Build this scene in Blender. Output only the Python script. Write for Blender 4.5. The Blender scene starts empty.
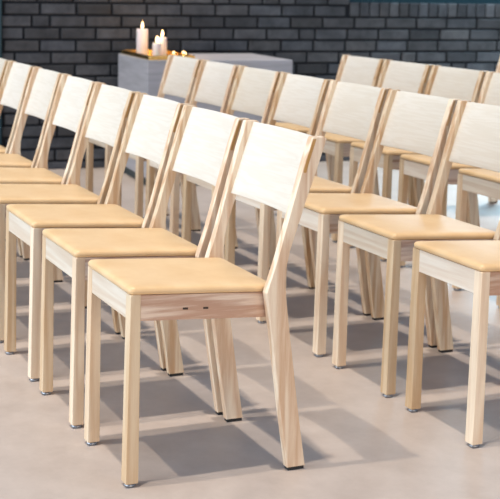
import bpy, bmesh, math, random
from mathutils import Vector, Matrix
random.seed(7)
C = bpy.context.scene.collection
R = math.radians

# ------------------------------------------------------------------ helpers
def link_mesh(name, bm, mat, parent=None, smooth=False, mats=None):
    bmesh.ops.recalc_face_normals(bm, faces=bm.faces)
    me = bpy.data.meshes.new(name); bm.to_mesh(me); bm.free()
    for m in (mats or [mat]): me.materials.append(m)
    if smooth:
        for p in me.polygons: p.use_smooth = True
    o = bpy.data.objects.new(name, me); C.objects.link(o)
    if parent: o.parent = parent
    return o

def box(bm, x0, x1, y0, y1, z0, z1, bev=0.0, seg=2):
    t = bmesh.new(); bmesh.ops.create_cube(t, size=1.0)
    for v in t.verts:
        v.co = Vector(((x0+x1)/2+v.co.x*(x1-x0), (y0+y1)/2+v.co.y*(y1-y0), (z0+z1)/2+v.co.z*(z1-z0)))
    if bev: bmesh.ops.bevel(t, geom=t.edges[:], offset=bev, segments=seg, affect='EDGES', profile=0.5)
    merge(bm, t)

def merge(bm, t):
    me = bpy.data.meshes.new('tmp'); t.to_mesh(me); t.free()
    bm.from_mesh(me); bpy.data.meshes.remove(me)

def lathe(bm, prof, c=(0,0,0), n=28):
    rings = []
    for r, z in prof:
        if r < 1e-6: rings.append([bm.verts.new((c[0], c[1], c[2]+z))])
        else: rings.append([bm.verts.new((c[0]+r*math.cos(2*math.pi*i/n), c[1]+r*math.sin(2*math.pi*i/n), c[2]+z)) for i in range(n)])
    for a, b in zip(rings, rings[1:]):
        for i in range(n):
            j = (i+1) % n
            if len(a) == 1 and len(b) == 1: continue
            if len(a) == 1: bm.faces.new((a[0], b[i], b[j]))
            elif len(b) == 1: bm.faces.new((a[i], b[0], a[j]))
            else: bm.faces.new((a[i], b[i], b[j], a[j]))

def empty(name, loc, label, cat, group=None, rz=0):
    o = bpy.data.objects.new(name, None); C.objects.link(o)
    o.location = loc; o.rotation_euler = (0, 0, rz); o.empty_display_size = .1
    o['label'] = label; o['category'] = cat
    if group: o['group'] = group
    return o

def tag(o, label, cat, group=None):
    o['label'] = label; o['category'] = cat
    if group: o['group'] = group
    return o

def struct(o): o['kind'] = 'structure'; return o

# ------------------------------------------------------------------ materials
def newmat(name):
    m = bpy.data.materials.new(name); m.use_nodes = True
    nt = m.node_tree; b = nt.nodes['Principled BSDF']
    return m, nt, b

def N(nt, kind, **kw):
    n = nt.nodes.new(kind)
    for k, v in kw.items():
        if k in n.inputs: n.inputs[k].default_value = v
        else: setattr(n, k, v)
    return n

def plain(name, col, rough=.5, metal=0.0, spec=.5):
    m, nt, b = newmat(name)
    b.inputs['Base Color'].default_value = (*col, 1); b.inputs['Roughness'].default_value = rough
    b.inputs['Metallic'].default_value = metal; b.inputs['Specular IOR Level'].default_value = spec
    return m

def wood(name, light, dark, axis='Z', scale=1.0, contrast=1.0, rough=.45, bump=.06, vary=(.80, 1.06)):
    """pale ash: long fine streaks along one axis, cathedral figure, each chair a little different"""
    m, nt, b = newmat(name)
    tc = N(nt, 'ShaderNodeTexCoord'); oi = N(nt, 'ShaderNodeObjectInfo')
    mul = N(nt, 'ShaderNodeVectorMath', operation='SCALE'); mul.inputs['Scale'].default_value = 7.3
    cmb = N(nt, 'ShaderNodeCombineXYZ')
    for i in range(3): nt.links.new(oi.outputs['Random'], cmb.inputs[i])
    nt.links.new(cmb.outputs[0], mul.inputs[0])
    add = N(nt, 'ShaderNodeVectorMath', operation='ADD')
    nt.links.new(tc.outputs['Object'], add.inputs[0]); nt.links.new(mul.outputs[0], add.inputs[1])
    mp = N(nt, 'ShaderNodeMapping')
    s = {'X': (.9, 16, 16), 'Y': (16, .9, 16), 'Z': (16, 16, .9)}[axis]
    mp.inputs['Scale'].default_value = tuple(k*scale for k in s)
    nt.links.new(add.outputs[0], mp.inputs['Vector'])
    # ring figure
    n0 = N(nt, 'ShaderNodeTexNoise', Scale=.9, Detail=2.0, Roughness=.5, Distortion=.3)
    nt.links.new(mp.outputs[0], n0.inputs['Vector'])
    rm = N(nt, 'ShaderNodeMath', operation='MULTIPLY'); rm.inputs[1].default_value = 26
    nt.links.new(n0.outputs['Fac'], rm.inputs[0])
    sn = N(nt, 'ShaderNodeMath', operation='SINE'); nt.links.new(rm.outputs[0], sn.inputs[0])
    mr = N(nt, 'ShaderNodeMapRange'); mr.inputs['From Min'].default_value = -1; mr.inputs['From Max'].default_value = 1
    nt.links.new(sn.outputs[0], mr.inputs['Value'])
    # fine fibres
    n1 = N(nt, 'ShaderNodeTexNoise', Scale=14.0, Detail=3.0, Roughness=.65)
    nt.links.new(mp.outputs[0], n1.inputs['Vector'])
    mix = N(nt, 'ShaderNodeMath', operation='MULTIPLY_ADD'); mix.inputs[1].default_value = .55
    nt.links.new(mr.outputs[0], mix.inputs[0])
    m2 = N(nt, 'ShaderNodeMath', operation='MULTIPLY'); m2.inputs[1].default_value = .6
    nt.links.new(n1.outputs['Fac'], m2.inputs[0]); nt.links.new(m2.outputs[0], mix.inputs[2])
    cr = N(nt, 'ShaderNodeValToRGB')
    cr.color_ramp.elements[0].position = .5-.35/contrast; cr.color_ramp.elements[0].color = (*light, 1)
    cr.color_ramp.elements[1].position = .5+.5/contrast; cr.color_ramp.elements[1].color = (*dark, 1)
    nt.links.new(mix.outputs[0], cr.inputs['Fac'])
    # every piece of timber slightly lighter / darker
    hs = N(nt, 'ShaderNodeHueSaturation')
    v = N(nt, 'ShaderNodeMapRange'); v.inputs['To Min'].default_value = vary[0]; v.inputs['To Max'].default_value = vary[1]
    sa = N(nt, 'ShaderNodeMapRange'); sa.inputs['To Min'].default_value = 1.3; sa.inputs['To Max'].default_value = 1.0
    for q in (v, sa): nt.links.new(oi.outputs['Random'], q.inputs['Value'])
    nt.links.new(v.outputs[0], hs.inputs['Value']); nt.links.new(sa.outputs[0], hs.inputs['Saturation'])
    nt.links.new(cr.outputs[0], hs.inputs['Color'])
    nt.links.new(hs.outputs[0], b.inputs['Base Color'])
    b.inputs['Roughness'].default_value = rough
    bp = N(nt, 'ShaderNodeBump'); bp.inputs['Strength'].default_value = bump; bp.inputs['Distance'].default_value = .001
    nt.links.new(mix.outputs[0], bp.inputs['Height']); nt.links.new(bp.outputs[0], b.inputs['Normal'])
    return m

M = {}
M['leg'] = wood('ash_leg', (.91, .76, .57), (.74, .54, .36), 'Z', 1.3, 1.1)
M['rear'] = wood('ash_rear_leg', (.92, .78, .60), (.68, .47, .31), 'Z', 1.5, 1.3)
M['apron_x'] = wood('ash_side_rail', (.88, .72, .58), (.58, .38, .28), 'X', 1.9, 1.6)
M['apron_y'] = wood('ash_front_rail', (.92, .84, .72), (.76, .63, .50), 'Y', 1.4, 1.0)
M['veneer'] = wood('ash_veneer', (.79, .745, .665), (.72, .66, .565), 'Y', 4.0, .7, rough=.38, bump=.03, vary=(.94, 1.03))
M['inlay'] = wood('ash_end_grain', (.72, .48, .27), (.6, .38, .2), 'Z', 1.0, .9)

def leather():
    m, nt, b = newmat('tan_leather')
    tc = N(nt, 'ShaderNodeTexCoord')
    n = N(nt, 'ShaderNodeTexNoise', Scale=9.0, Detail=4.0, Roughness=.6); nt.links.new(tc.outputs['Object'], n.inputs['Vector'])
    cr = N(nt, 'ShaderNodeValToRGB')
    cr.color_ramp.elements[0].position = .3; cr.color_ramp.elements[0].color = (.72, .47, .23, 1)
    cr.color_ramp.elements[1].position = .75; cr.color_ramp.elements[1].color = (.82, .59, .34, 1)
    nt.links.new(n.outputs['Fac'], cr.inputs['Fac']); nt.links.new(cr.outputs[0], b.inputs['Base Color'])
    b.inputs['Roughness'].default_value = .42
    v = N(nt, 'ShaderNodeTexVoronoi', Scale=420.0); nt.links.new(tc.outputs['Object'], v.inputs['Vector'])
    bp = N(nt, 'ShaderNodeBump'); bp.inputs['Strength'].default_value = .12; bp.inputs['Distance'].default_value = .0006
    nt.links.new(v.outputs['Distance'], bp.inputs['Height']); nt.links.new(bp.outputs[0], b.inputs['Normal'])
    return m
M['leather'] = leather()
M['metal'] = plain('glide_metal', (.35, .37, .40), .35, .8)
M['pad'] = plain('black_pad', (.02, .02, .02), .6)
M['slot'] = plain('dark_slot', (.05, .03, .02), .7)

def floor_mat():
    m, nt, b = newmat('polished_screed')
    tc = N(nt, 'ShaderNodeTexCoord')
    n = N(nt, 'ShaderNodeTexNoise', Scale=1.3, Detail=6.0, Roughness=.6, Distortion=.6); nt.links.new(tc.outputs['Object'], n.inputs['Vector'])
    cr = N(nt, 'ShaderNodeValToRGB')
    cr.color_ramp.elements[0].position = .3; cr.color_ramp.elements[0].color = (.41, .345, .300, 1)
    cr.color_ramp.elements[1].position = .7; cr.color_ramp.elements[1].color = (.49, .42, .37, 1)
    nt.links.new(n.outputs['Fac'], cr.inputs['Fac'])
    n2 = N(nt, 'ShaderNodeTexNoise', Scale=7.0, Detail=8.0, Roughness=.7); nt.links.new(tc.outputs['Object'], n2.inputs['Vector'])
    mx = N(nt, 'ShaderNodeMix', data_type='RGBA', blend_type='SOFT_LIGHT'); mx.inputs[0].default_value = .5
    nt.links.new(cr.outputs[0], mx.inputs[6]); nt.links.new(n2.outputs['Fac'], mx.inputs[7])
    nt.links.new(mx.outputs[2], b.inputs['Base Color'])
    r = N(nt, 'ShaderNodeMapRange'); r.inputs['To Min'].default_value = .36; r.inputs['To Max'].default_value = .52
    nt.links.new(n2.outputs['Fac'], r.inputs['Value']); nt.links.new(r.outputs[0], b.inputs['Roughness'])
    return m
M['floor'] = floor_mat()

def brick_mat():
    m, nt, b = newmat('charcoal_brick')
    tc = N(nt, 'ShaderNodeTexCoord'); at = N(nt, 'ShaderNodeAttribute', attribute_name='tone')
    n = N(nt, 'ShaderNodeTexNoise', Scale=9.0, Detail=6.0, Roughness=.65); nt.links.new(tc.outputs['Object'], n.inputs['Vector'])
    cr = N(nt, 'ShaderNodeValToRGB')
    cr.color_ramp.elements[0].position = .3; cr.color_ramp.elements[0].color = (.45, .45, .45, 1)
    cr.color_ramp.elements[1].position = .75; cr.color_ramp.elements[1].color = (1.35, 1.32, 1.3, 1)
    nt.links.new(n.outputs['Fac'], cr.inputs['Fac'])
    mx = N(nt, 'ShaderNodeMix', data_type='RGBA', blend_type='MULTIPLY'); mx.inputs[0].default_value = 1
    nt.links.new(at.outputs['Color'], mx.inputs[6]); nt.links.new(cr.outputs[0], mx.inputs[7])
    nt.links.new(mx.outputs[2], b.inputs['Base Color']); b.inputs['Roughness'].default_value = .6
    bp = N(nt, 'ShaderNodeBump'); bp.inputs['Strength'].default_value = .5; bp.inputs['Distance'].default_value = .004
    nt.links.new(n.outputs['Fac'], bp.inputs['Height']); nt.links.new(bp.outputs[0], b.inputs['Normal'])
    return m
M['brick'] = brick_mat()
M['mortar'] = plain('dark_mortar', (.012, .013, .016), .9)
M['teal'] = plain('teal_metal', (.012, .05, .065), .4, .3)

def altar_mat():
    m, nt, b = newmat('grey_stained_wood')
    tc = N(nt, 'ShaderNodeTexCoord'); mp = N(nt, 'ShaderNodeMapping'); mp.inputs['Scale'].default_value = (3, 3, 40)
    nt.links.new(tc.outputs['Object'], mp.inputs['Vector'])
    n = N(nt, 'ShaderNodeTexNoise', Scale=1.0, Detail=5.0, Roughness=.6); nt.links.new(mp.outputs[0], n.inputs['Vector'])
    cr = N(nt, 'ShaderNodeValToRGB')
    cr.color_ramp.elements[0].position = .3; cr.color_ramp.elements[0].color = (.36, .35, .36, 1)
    cr.color_ramp.elements[1].position = .7; cr.color_ramp.elements[1].color = (.52, .50, .52, 1)
    nt.links.new(n.outputs['Fac'], cr.inputs['Fac']); nt.links.new(cr.outputs[0], b.inputs['Base Color'])
    b.inputs['Roughness'].default_value = .5
    return m
M['altar'] = altar_mat()
M['brass'] = plain('brass', (.83, .56, .20), .22, 1.0)
M['wick'] = plain('wick', (.02, .015, .01), .9)
def wax_mat():
    m, nt, b = newmat('candle_wax')
    b.inputs['Base Color'].default_value = (.88, .78, .74, 1); b.inputs['Roughness'].default_value = .45
    b.inputs['Subsurface Weight'].default_value = .3; b.inputs['Subsurface Radius'].default_value = (.02, .01, .006)
    return m
M['wax'] = wax_mat()
def flame_mat():
    m, nt, b = newmat('flame')
    b.inputs['Base Color'].default_value = (1, .7, .35, 1)
    b.inputs['Emission Color'].default_value = (1, .72, .38, 1); b.inputs['Emission Strength'].default_value = 5
    return m
M['flame'] = flame_mat()

# ------------------------------------------------------------------ chair
W = .3805        # over the rear posts
O = .0383        # inset of the front legs from the posts' outer faces
LG = .0315       # front leg section
PT = .0225       # post thickness
HL = .4515       # top of front legs and rails
FRONT = [(.3995, .008), (.3720, .182), (.3500, .330), (.3330, .437), (.3590, .517), (.3790, .591), (.3990, .663), (.4195, .737), (.4385, .797)]
REAR = [(.4770, .796), (.4580, .736), (.4290, .654), (.4070, .585), (.3910, .535), (.3830, .497), (.3810, .465), (.3845, .425), (.3925, .365), (.4020, .299), (.4235, .151), (.4470, .008)]

LEAN, INS = .004, .0085     # the posts splay outwards a little above the seat
def splay(z): return LEAN*max(0, z-.44)/.36
def post_bm(y0, y1):
    far = y0 > .1; sg = 1 if far else -1
    prof = FRONT + [(.4410, .8012), (.4700, .8008)] + REAR
    bm = bmesh.new()
    a = [bm.verts.new((x, y0+sg*splay(z), z)) for x, z in prof]; b = [bm.verts.new((x, y1+sg*splay(z), z)) for x, z in prof]
    n = len(prof)
    f1 = bm.faces.new(a); f2 = bm.faces.new(b[::-1])
    for i in range(n): bm.faces.new((a[i], b[i], b[(i+1) % n], a[(i+1) % n]))
    bmesh.ops.recalc_face_normals(bm, faces=bm.faces)
    edges = list(set(list(f1.edges)+list(f2.edges)))
    bmesh.ops.bevel(bm, geom=edges, offset=.0018, segments=2, affect='EDGES', profile=.5)
    return bm

TILT = .056      # the seat falls gently towards the back
def tilted(bm):
    for v in bm.verts: v.co.z -= TILT*max(v.co.x-LG*.5, -.02)
    return bm

def front_x(z):
    for (xa, za), (xb, zb) in zip(FRONT[3:], FRONT[4:]):
        if za <= z <= zb: return xa+(xb-xa)*(z-za)/(zb-za)
    return FRONT[-1][0]+(z-FRONT[-1][1])*.35

def back_bm():
    yi = INS+PT-.002
    z0, z1 = .6140, .7985
    NU, NV, th = 20, 8, .0085
    bm = bmesh.new(); G = []
    for side in (0, 1):
        g = []
        for j in range(NV+1):
            v = j/NV; z = z0+(z1-z0)*v; row = []
            for i in range(NU+1):
                u = i/NU; c = 1-(2*u-1)**2
                x = front_x(z)+.012+.008*v+.012*c+side*th; y0, y1 = yi-splay(z), W-yi+splay(z)
                row.append(bm.verts.new((x, y0+(y1-y0)*u, z-.35*side*th)))
            g.append(row)
        G.append(g)
    for j in range(NV):
        for i in range(NU):
            a = G[0]; bm.faces.new((a[j][i], a[j][i+1], a[j+1][i+1], a[j+1][i]))
            a = G[1]; bm.faces.new((a[j][i], a[j+1][i], a[j+1][i+1], a[j][i+1]))
    a, b = G
    for i in range(NU):
        bm.faces.new((a[0][i], b[0][i], b[0][i+1], a[0][i+1])); bm.faces.new((a[NV][i], a[NV][i+1], b[NV][i+1], b[NV][i]))
    for j in range(NV):
        bm.faces.new((a[j][0], a[j+1][0], b[j+1][0], b[j][0])); bm.faces.new((a[j][NU], b[j][NU], b[j+1][NU], a[j+1][NU]))
    bmesh.ops.recalc_face_normals(bm, faces=bm.faces)
    sharp = [e for e in bm.edges if len(e.link_faces) == 2 and e.calc_face_angle(0) > 1.0]
    bmesh.ops.bevel(bm, geom=sharp, offset=.0015, segments=2, affect='EDGES', profile=.5)
    return bm

def cushion_bm():
    x0, x1, y0, y1 = .0035, .3720, O-.0015, W-O+.0015
    bm = bmesh.new(); rings = []
    rr = .015
    def outline(ins):
        pts = []; r = max(rr-ins*.5, .008)
        for cx, cy, a0 in ((x1-ins-r*.4, y1-ins-r*.4, 0), (x0+ins+r, y1-ins-r, 90), (x0+ins+r, y0+ins+r, 180), (x1-ins-r*.4, y0+ins+r*.4, 270)):
            q = r if a0 in (90, 180) else r*.4
            for k in range(7):
                a = R(a0+15*k); pts.append((cx+q*math.cos(a), cy+q*math.sin(a)))
        return pts
    for ins, z in ((.006, 0), (.0015, .0012), (0, .0045), (0, .0095), (.0014, .0132), (.0045, .0163), (.010, .0183), (.022, .0200), (.045, .0212), (.08, .0219), (.12, .0222)):
        rings.append([bm.verts.new((x, y, HL+.0003+z)) for x, y in outline(ins)])
    for a, b in zip(rings, rings[1:]):
        n = len(a)
        for i in range(n): bm.faces.new((a[i], a[(i+1) % n], b[(i+1) % n], b[i]))
    bm.faces.new(rings[0][::-1]); bm.faces.new(rings[-1])
    return tilted(bm)

def make_chair():
    t = empty('wooden_chair', (0, 0, 0), '', 'chair')
    yn, yf = O, W-O
    for y0, y1 in ((yn, yn+LG), (yf-LG, yf)):
        bm = bmesh.new(); box(bm, 0, LG, y0, y1, .009, HL, .0016)
        for v in bm.verts:      # the front face rakes back a few millimetres towards the top
            if v.co.x < LG*.5: v.co.x += .0065*v.co.z/HL
        lg = link_mesh('front_leg', bm, M['leg'], t)
        bm = bmesh.new(); c = ((LG)/2, (y0+y1)/2, 0)
        lathe(bm, [(0, 0), (.0125, 0), (.0135, .0015), (.0135, .006), (.009, .0075), (.009, .0095), (0, .0095)], c, 20)
        link_mesh('glide', bm, M['metal'], lg, True)
    for k, (y0, y1) in enumerate(((INS, INS+PT), (W-INS-PT, W-INS))):
        pl = link_mesh('rear_leg', post_bm(y0, y1), M['rear'], t)
        bm = bmesh.new(); box(bm, .402, .445, y0+.002, y1-.002, 0, .0085, .001)
        link_mesh('rubber_pad', bm, M['pad'], pl)
        # slim inlay housed in the outer face of the post, at its front edge, rounded at the lower end
        bm = bmesh.new(); sg = -1 if k == 0 else 1; ye = y0 if k == 0 else y1; ys = (ye-.004*sg, ye+.0006*sg)
        pts = []
        for z in (.796, .77, .745, .725): pts.append((front_x(z)+.003, z))
        cx, cz = front_x(.722)+.0070, .722
        for a in (200, 235, 270, 305, 340): pts.append((cx+.0040*math.cos(R(a)), cz+.0045*math.sin(R(a))))
        for z in (.725, .745, .77, .796): pts.append((front_x(z)+.0110, z))
        a = [bm.verts.new((x, ys[0]+sg*splay(z), z)) for x, z in pts]; b = [bm.verts.new((x, ys[1]+sg*splay(z), z)) for x, z in pts]
        bm.faces.new(a); bm.faces.new(b[::-1])
        for i in range(len(pts)): bm.faces.new((a[i], b[i], b[(i+1) % len(pts)], a[(i+1) % len(pts)]))
        link_mesh('inlay', bm, M['inlay'], pl)
    ah = .0600
    bm = bmesh.new(); box(bm, .0072, .027, yn+LG, yf-LG, HL-ah, HL-.0004, .0008); link_mesh('front_rail', bm, M['apron_y'], t)
    bm = bmesh.new(); box(bm, .350, .370, INS+PT+.0005, W-INS-PT-.0005, HL-ah, HL-.0004, .0008); link_mesh('rear_rail', tilted(bm), M['apron_y'], t)
    for k, (y0, y1) in enumerate(((yn+.0008, yn+.022), (yf-.022, yf-.0008))):
        bm = bmesh.new(); box(bm, LG, .350, y0, y1, HL-ah, HL-.0004, .0008)
        r_ = link_mesh('side_rail', tilted(bm), M['apron_x'], t)
        yy = (y0-.0004, y0+.002) if k == 0 else (y1-.002, y1+.0004)
        for cx in (.141, .192):
            bm = bmesh.new(); box(bm, cx-.0065, cx+.0065, yy[0], yy[1], .4150, .4200, .0003, 1)
            link_mesh('connector_slot', tilted(bm), M['slot'], r_)
    link_mesh('seat_cushion', cushion_bm(), M['leather'], t, True)
    bk = link_mesh('backrest', back_bm(), M['veneer'], t, False)
    for p in bk.data.polygons: p.use_smooth = True
    bk.data.set_sharp_from_angle(angle=R(35))
    return t

P = .3973
def copy_tree(o, parent=None):
    c = o.copy(); C.objects.link(c)
    if parent: c.parent = parent
    for ch in list(o.children): copy_tree(ch, c)
    return c

near_words = ['nearest', 'second nearest', 'third nearest', 'fourth', 'fifth', 'sixth', 'seventh', 'eighth and furthest']
spots = []
A_lab = ['nearest pale wooden chair of all, whole in the left foreground',
 'pale wooden chair directly behind the foremost chair, second in the left row',
 'pale wooden chair third from the near end of the left row',
 'pale wooden chair fourth from the near end of the left row',
 'pale wooden chair fifth from the near end of the left row',
 'pale wooden chair sixth in the left row, backrest against the dark bricks',
 'pale wooden chair seventh in the left row, backrest touching the left edge of view',
 'furthest wooden chair of the left row, only a sliver of backrest in view']
for n in range(8): spots.append(((0, n*P, 0), A_lab[n], 'chairs in the left row'))
B_lab = ['near-end chair of the middle row, seat cut by the right edge of view',
 'pale wooden chair second from the near end of the middle row, wide tan seat',
 'pale wooden chair third from the near end of the middle row',
 'middle-row chair just right of the foremost chair\'s backrest, fourth from the near end',
 'pale wooden chair fifth from the near end of the middle row',
 'middle-row chair third from the far end, its backrest below the grey block\'s right end',
 'middle-row chair second from the far end, backrest before the grey block',
 'far-end chair of the middle row, backrest just below the brass tray']
for n in range(8): spots.append(((.9049, -.0596+n*P, 0), B_lab[n], 'chairs in the middle row'))
C_lab = ['nearest third-row chair, only its tan seat in view at the right edge',
 'third-row chair second from the near end, backrest cut by the right edge',
 'third-row chair in the middle of its five, backrest against the dark bricks',
 'third-row chair second from the far left end',
 'third-row chair at the far left end, backrest right of the grey block']
for n in range(5): spots.append(((1.8232, 1.4241+(n-1)*P, 0), C_lab[n], 'chairs in the third row'))
spots.append(((2.741, 2.535, 0), 'rearmost wooden chair, only a post edge and foot showing at the right edge', None))
proto = make_chair()
rng = random.Random(3)
for i, (loc, lab, grp) in enumerate(spots):
    o = proto if i == 0 else copy_tree(proto)
    j = 0 if i == 0 else .0015
    o.location = (loc[0]+rng.uniform(-j, j), loc[1]+rng.uniform(-j, j), 0)
    o['label'] = lab
    if grp: o['group'] = grp
    elif 'group' in o: del o['group']

# ------------------------------------------------------------------ the room
TH = R(-5.5); dr = Vector((math.cos(TH), math.sin(TH), 0)); nr = Vector((math.sin(TH), -math.cos(TH), 0))   # nr points into the room
W0 = Vector((1.155, 4.70, 0))
def place_wall(o): o.location = W0; o.rotation_euler = (0, 0, TH); return o
# floor
bm = bmesh.new(); box(bm, -6, 9, -5, 6.2, -.12, 0)
struct(link_mesh('floor', bm, M['floor']))
# brick wall (local: x along wall, -y into the room)
S0, S1, WIN0, WIN1, SILL, TOPW = -.232, 6.4, 2.05, 5.2, 1.048, 2.6
bm = bmesh.new(); tone = []
def brick(x0, x1, z0, z1, t):
    n0 = len(bm.faces); box(bm, x0, x1, 0-.0+rb.uniform(0, .003), .06, z0, z1, .003, 1)
    tone.extend([t]*(len(bm.faces)-n0))
rb = random.Random(11)
def rtone():
    k = rb.random(); v = rb.uniform(.05, .105)
    if k < .18: v *= .6
    if k > .9: v *= 1.25
    w = rb.uniform(-.14, .03)
    return (v*(1+w*.5), v, v*(1.03-w*.6), 1)
zc = .05-.075
k = 0
while zc < TOPW:
    z0, z1 = zc+.0075, zc+.075-.0075
    if z1 > 0:
        z0 = max(z0, .002)
        x = -.45 + {9: 0, 10: .125, 11: .062, 12: 0, 8: .07}.get(k-1, (k % 2)*.1125+rb.uniform(-.02, .02))
        while x < S1:
            L = .225 if rb.random() > .07 else .1125
            a, b_ = max(x+.0075, S0), min(x+L, S1)-.0075
            if b_-a > .02:
                inwin = z1 > .955 and z0 < 2.3
                if inwin:
                    if a < WIN0 and b_ > WIN0: b_ = WIN0-.006
                    if a < WIN1 and b_ > WIN1: a = WIN1+.006
                    if not (a >= WIN0-.001 and b_ <= WIN1+.001) and b_-a > .02: brick(a, b_, z0, z1, rtone())
                else: brick(a, b_, z0, z1, rtone())
            x += L
    zc += .075; k += 1
x = WIN0
while x < WIN1-.05:
    brick(x+.005, x+.0715-.005, .957, SILL-.004, rtone()); x += .0715
me = bpy.data.meshes.new('wall_back'); bmesh.ops.recalc_face_normals(bm, faces=bm.faces); bm.to_mesh(me); bm.free()
ca = me.color_attributes.new('tone', 'FLOAT_COLOR', 'CORNER')
for p in me.polygons:
    for li in p.loop_indices: ca.data[li].color = tone[p.index]
me.materials.append(M['brick'])
wb = bpy.data.objects.new('wall_back', me); C.objects.link(wb); struct(place_wall(wb))
bm = bmesh.new()
box(bm, S0, WIN0, .013, .25, 0, TOPW); box(bm, WIN1, S1, .013, .25, 0, TOPW)
box(bm, WIN0, WIN1, .013, .25, 0, SILL-.006); box(bm, WIN0, WIN1, .010, .25, 2.3, TOPW)
mo = link_mesh('mortar', bm, M['mortar'], wb)
# window above the soldier course
def local_box(name, mat, *a, bev=.002, parent=None):
    bm = bmesh.new(); box(bm, *a, bev)
    o = link_mesh(name, bm, mat, parent)
    if not parent: place_wall(o)
    return o
wf = bmesh.new()
box(wf, WIN0, WIN1, .02, .09, SILL-.004, SILL+.055, .002)
box(wf, WIN0, WIN1, .02, .09, 2.24, 2.30, .002)
for xx in (WIN0, WIN0+1.03, WIN0+2.06, WIN1-.06): box(wf, xx, xx+.06, .02, .09, SILL+.05, 2.25, .002)
win = struct(place_wall(link_mesh('window_1', wf, M['teal'])))
gl, gnt, gb = newmat('window_glass')
gb.inputs['Base Color'].default_value = (.9, .97, 1, 1); gb.inputs['Roughness'].default_value = .0; gb.inputs['Transmission Weight'].default_value = 1.0
bm = bmesh.new(); box(bm, WIN0+.05, WIN1-.05, .052, .056, SILL+.05, 2.245); link_mesh('glass', bm, gl, win)
# teal steel post closing the bricks on the left, and the dark glazed screen beyond it
struct(local_box('trim_1', M['teal'], -.37, -.238, -.02, .14, 0, TOPW))
dk = plain('dark_screen', (.02, .03, .035), .3)
struct(local_box('wall_left', dk, -3.6, -.37, .02, .10, 0, TOPW))

# ------------------------------------------------------------------ grey block, tray, candles
th2 = R(-5.3)
t = empty('altar_block', (1.99, 4.19, 0), 'long grey stained wooden block against the dark brick wall', 'altar', rz=th2)
a0 = Vector((1.550, 3.901, 0)); ex = Vector((math.cos(th2), math.sin(th2), 0)); ey = Vector((-math.sin(th2), math.cos(th2), 0))
t.location = a0
bm = bmesh.new(); box(bm, 0, .875, 0, .66, 0.05, .72, .003); link_mesh('body', bm, M['altar'], t)
bm = bmesh.new(); box(bm, .02, .855, .02, .64, 0, .05, .001); link_mesh('plinth', bm, M['teal'], t)
def onblock(u, v, z=.72): q = a0+ex*u+ey*v; q.z = z; return q
tr = empty('brass_tray', onblock(.012, .02), 'shallow rectangular brass tray holding candles on the grey block', 'tray', rz=th2)
bm = bmesh.new(); tw, td, thh = .272, .60, .026
box(bm, 0, tw, 0, td, 0.0003, .004, .0005, 1); link_mesh('base', bm, M['brass'], tr)
bm = bmesh.new()
box(bm, 0, tw, 0, .004, .0042, thh, .0008, 1); box(bm, 0, tw, td-.004, td, .0042, thh, .0008, 1)
box(bm, 0, .004, .0042, td-.0042, .0042, thh, .0008, 1); box(bm, tw-.004, tw, .0042, td-.0042, .0042, thh, .0008, 1)
link_mesh('rim', bm, M['brass'], tr)
def candle(px, r, h, label):
    o = empty('pillar_candle', (px[0], px[1], .7243), label, 'candle', 'white pillar candles')
    bm = bmesh.new()
    lathe(bm, [(0, 0), (r*.98, 0), (r, .002), (r, h-.004), (r*.95, h), (r*.75, h-.002), (r*.4, h-.005), (0, h-.006)])
    link_mesh('wax', bm, M['wax'], o, True)
    bm = bmesh.new(); lathe(bm, [(0, h-.006), (.0012, h-.006), (.0012, h+.008), (0, h+.009)], n=10)
    link_mesh('wick', bm, M['wick'], o, True)
    bm = bmesh.new(); z = h+.002
    lathe(bm, [(0, z), (.0045, z+.004), (.0075, z+.011), (.0072, z+.018), (.0045, z+.028), (.0018, z+.037), (0, z+.042)], n=16)
    link_mesh('flame', bm, M['flame'], o, True)
    li = bpy.data.lights.new('flame_light', 'POINT'); li.energy = .35; li.color = (1, .62, .28); li.shadow_soft_size = .01
    lo = bpy.data.objects.new('flame_light', li); C.objects.link(lo); lo.location = (px[0], px[1], .7243+h+.05)
CAND = [((1.675, 4.32), .034, .156, 'tallest white pillar candle, lit, alone at the left of the tray'),
        ((1.69, 4.12), .0255, .082, 'short lit white candle, shortest and front-most of the three pillars'),
        ((1.748, 4.18), .026, .112, 'mid-height lit white candle behind the short one')]
for c in CAND: candle(*c)
TEA = [((1.83, 4.20), 'small tealight in a brass cup, left one beside the pillar candles'),
       ((1.862, 4.10), 'small tealight in a brass cup, middle one in the tray'),
       ((1.90, 4.22), 'small tealight in a brass cup, rear right one in the tray')]
for (x, y), lab in TEA:
    o = empty('tealight', (x, y, .7243), lab, 'candle', 'tealights in the brass tray')
    bm = bmesh.new(); lathe(bm, [(0, 0), (.019, 0), (.021, .003), (.021, .018), (.0200, .018), (.0200, .004), (0, .004)]); link_mesh('cup', bm, M['brass'], o, True)
    bm = bmesh.new(); lathe(bm, [(0, .0045), (.0195, .0045), (.0195, .012), (0, .012)]); link_mesh('wax', bm, M['wax'], o, True)
    bm = bmesh.new(); lathe(bm, [(0, .012), (.004, .015), (.0055, .019), (.003, .026), (0, .032)], n=14); link_mesh('flame', bm, M['flame'], o, True)
    li = bpy.data.lights.new('tealight_light', 'POINT'); li.energy = .12; li.color = (1, .6, .25); li.shadow_soft_size = .008
    lo = bpy.data.objects.new('tealight_light', li); C.objects.link(lo); lo.location = (x, y, .7243+.045)

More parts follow.
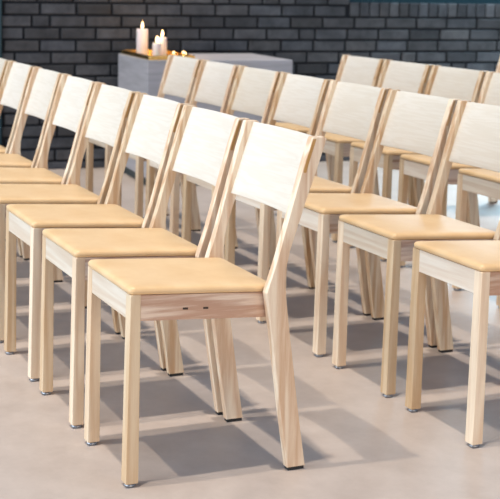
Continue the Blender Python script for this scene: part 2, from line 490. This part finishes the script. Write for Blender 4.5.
# ------------------------------------------------------------------ light
def sun(d, e, ang, col):
    li = bpy.data.lights.new('sun', 'SUN'); li.energy = e; li.angle = R(ang); li.color = col
    o = bpy.data.objects.new('sun', li); C.objects.link(o)
    o.rotation_euler = Vector(d).to_track_quat('-Z', 'Y').to_euler(); o.location = (0, 0, 5)
def area(loc, tgt, sx, sy, e, col, spread=180):
    li = bpy.data.lights.new('window_or_fill_light', 'AREA'); li.shape = 'RECTANGLE'; li.size = sx; li.size_y = sy; li.energy = e; li.color = col; li.spread = R(spread)
    o = bpy.data.objects.new('window_or_fill_light', li); C.objects.link(o); o.location = loc
    o.rotation_euler = (Vector(tgt)-Vector(loc)).to_track_quat('-Z', 'Y').to_euler()
sun((.35, -.03, -1), 1.35, 1.3, (1, .88, .74))
sun((.09, .055, -1), 2.15, 1.5, (1, .89, .77))
area((-4.8, .9, 1.7), (0.3, .95, .75), 6.4, 2.4, 112, (.78, .89, 1), 95)
area((.6, -5.0, 1.5), (1.0, 1.5, .6), 4, 1.4, 100, (1, .78, .56))  # added warm fill behind the camera, brightens chair sides and block front
wc = W0+dr*3.9+nr*.12
area((wc.x, wc.y, 1.7), (wc.x-.1, wc.y-1.0, 0), 2.8, 1.1, 150, (.55, .82, 1), 110)
w = bpy.data.worlds.new('World'); bpy.context.scene.world = w; w.use_nodes = True
w.node_tree.nodes['Background'].inputs['Color'].default_value = (.34, .60, 1, 1)
w.node_tree.nodes['Background'].inputs['Strength'].default_value = .50

# ------------------------------------------------------------------ camera
cam = bpy.data.cameras.new('camera'); co = bpy.data.objects.new('camera', cam); C.objects.link(co)
cam.sensor_width = 36; cam.sensor_fit = 'HORIZONTAL'; cam.lens = 1221.4293/500*36
cam.shift_x = 103.59/500; cam.shift_y = -131.592/500
f = Vector((0.36144636, 0.92594623, -0.1094537)); r = Vector((0.93202266, -0.3621126, 0.01442985)); u = Vector((0.0262733, 0.10722894, 0.99388715))
m = Matrix(((r.x, u.x, -f.x), (r.y, u.y, -f.y), (r.z, u.z, -f.z)))
co.matrix_world = Matrix.Translation((-0.9425, -2.4734, 1.1497)) @ m.to_4x4()
cam.dof.use_dof = True; cam.dof.focus_distance = 3.0; cam.dof.aperture_fstop = 8
cam.clip_start = .05; cam.clip_end = 60
sc = bpy.context.scene; sc.camera = co
sc.view_settings.view_transform = 'Standard'; sc.view_settings.look = 'None'; sc.view_settings.gamma = 1
sc.view_settings.use_curve_mapping = False; sc.view_settings.exposure = -0.12
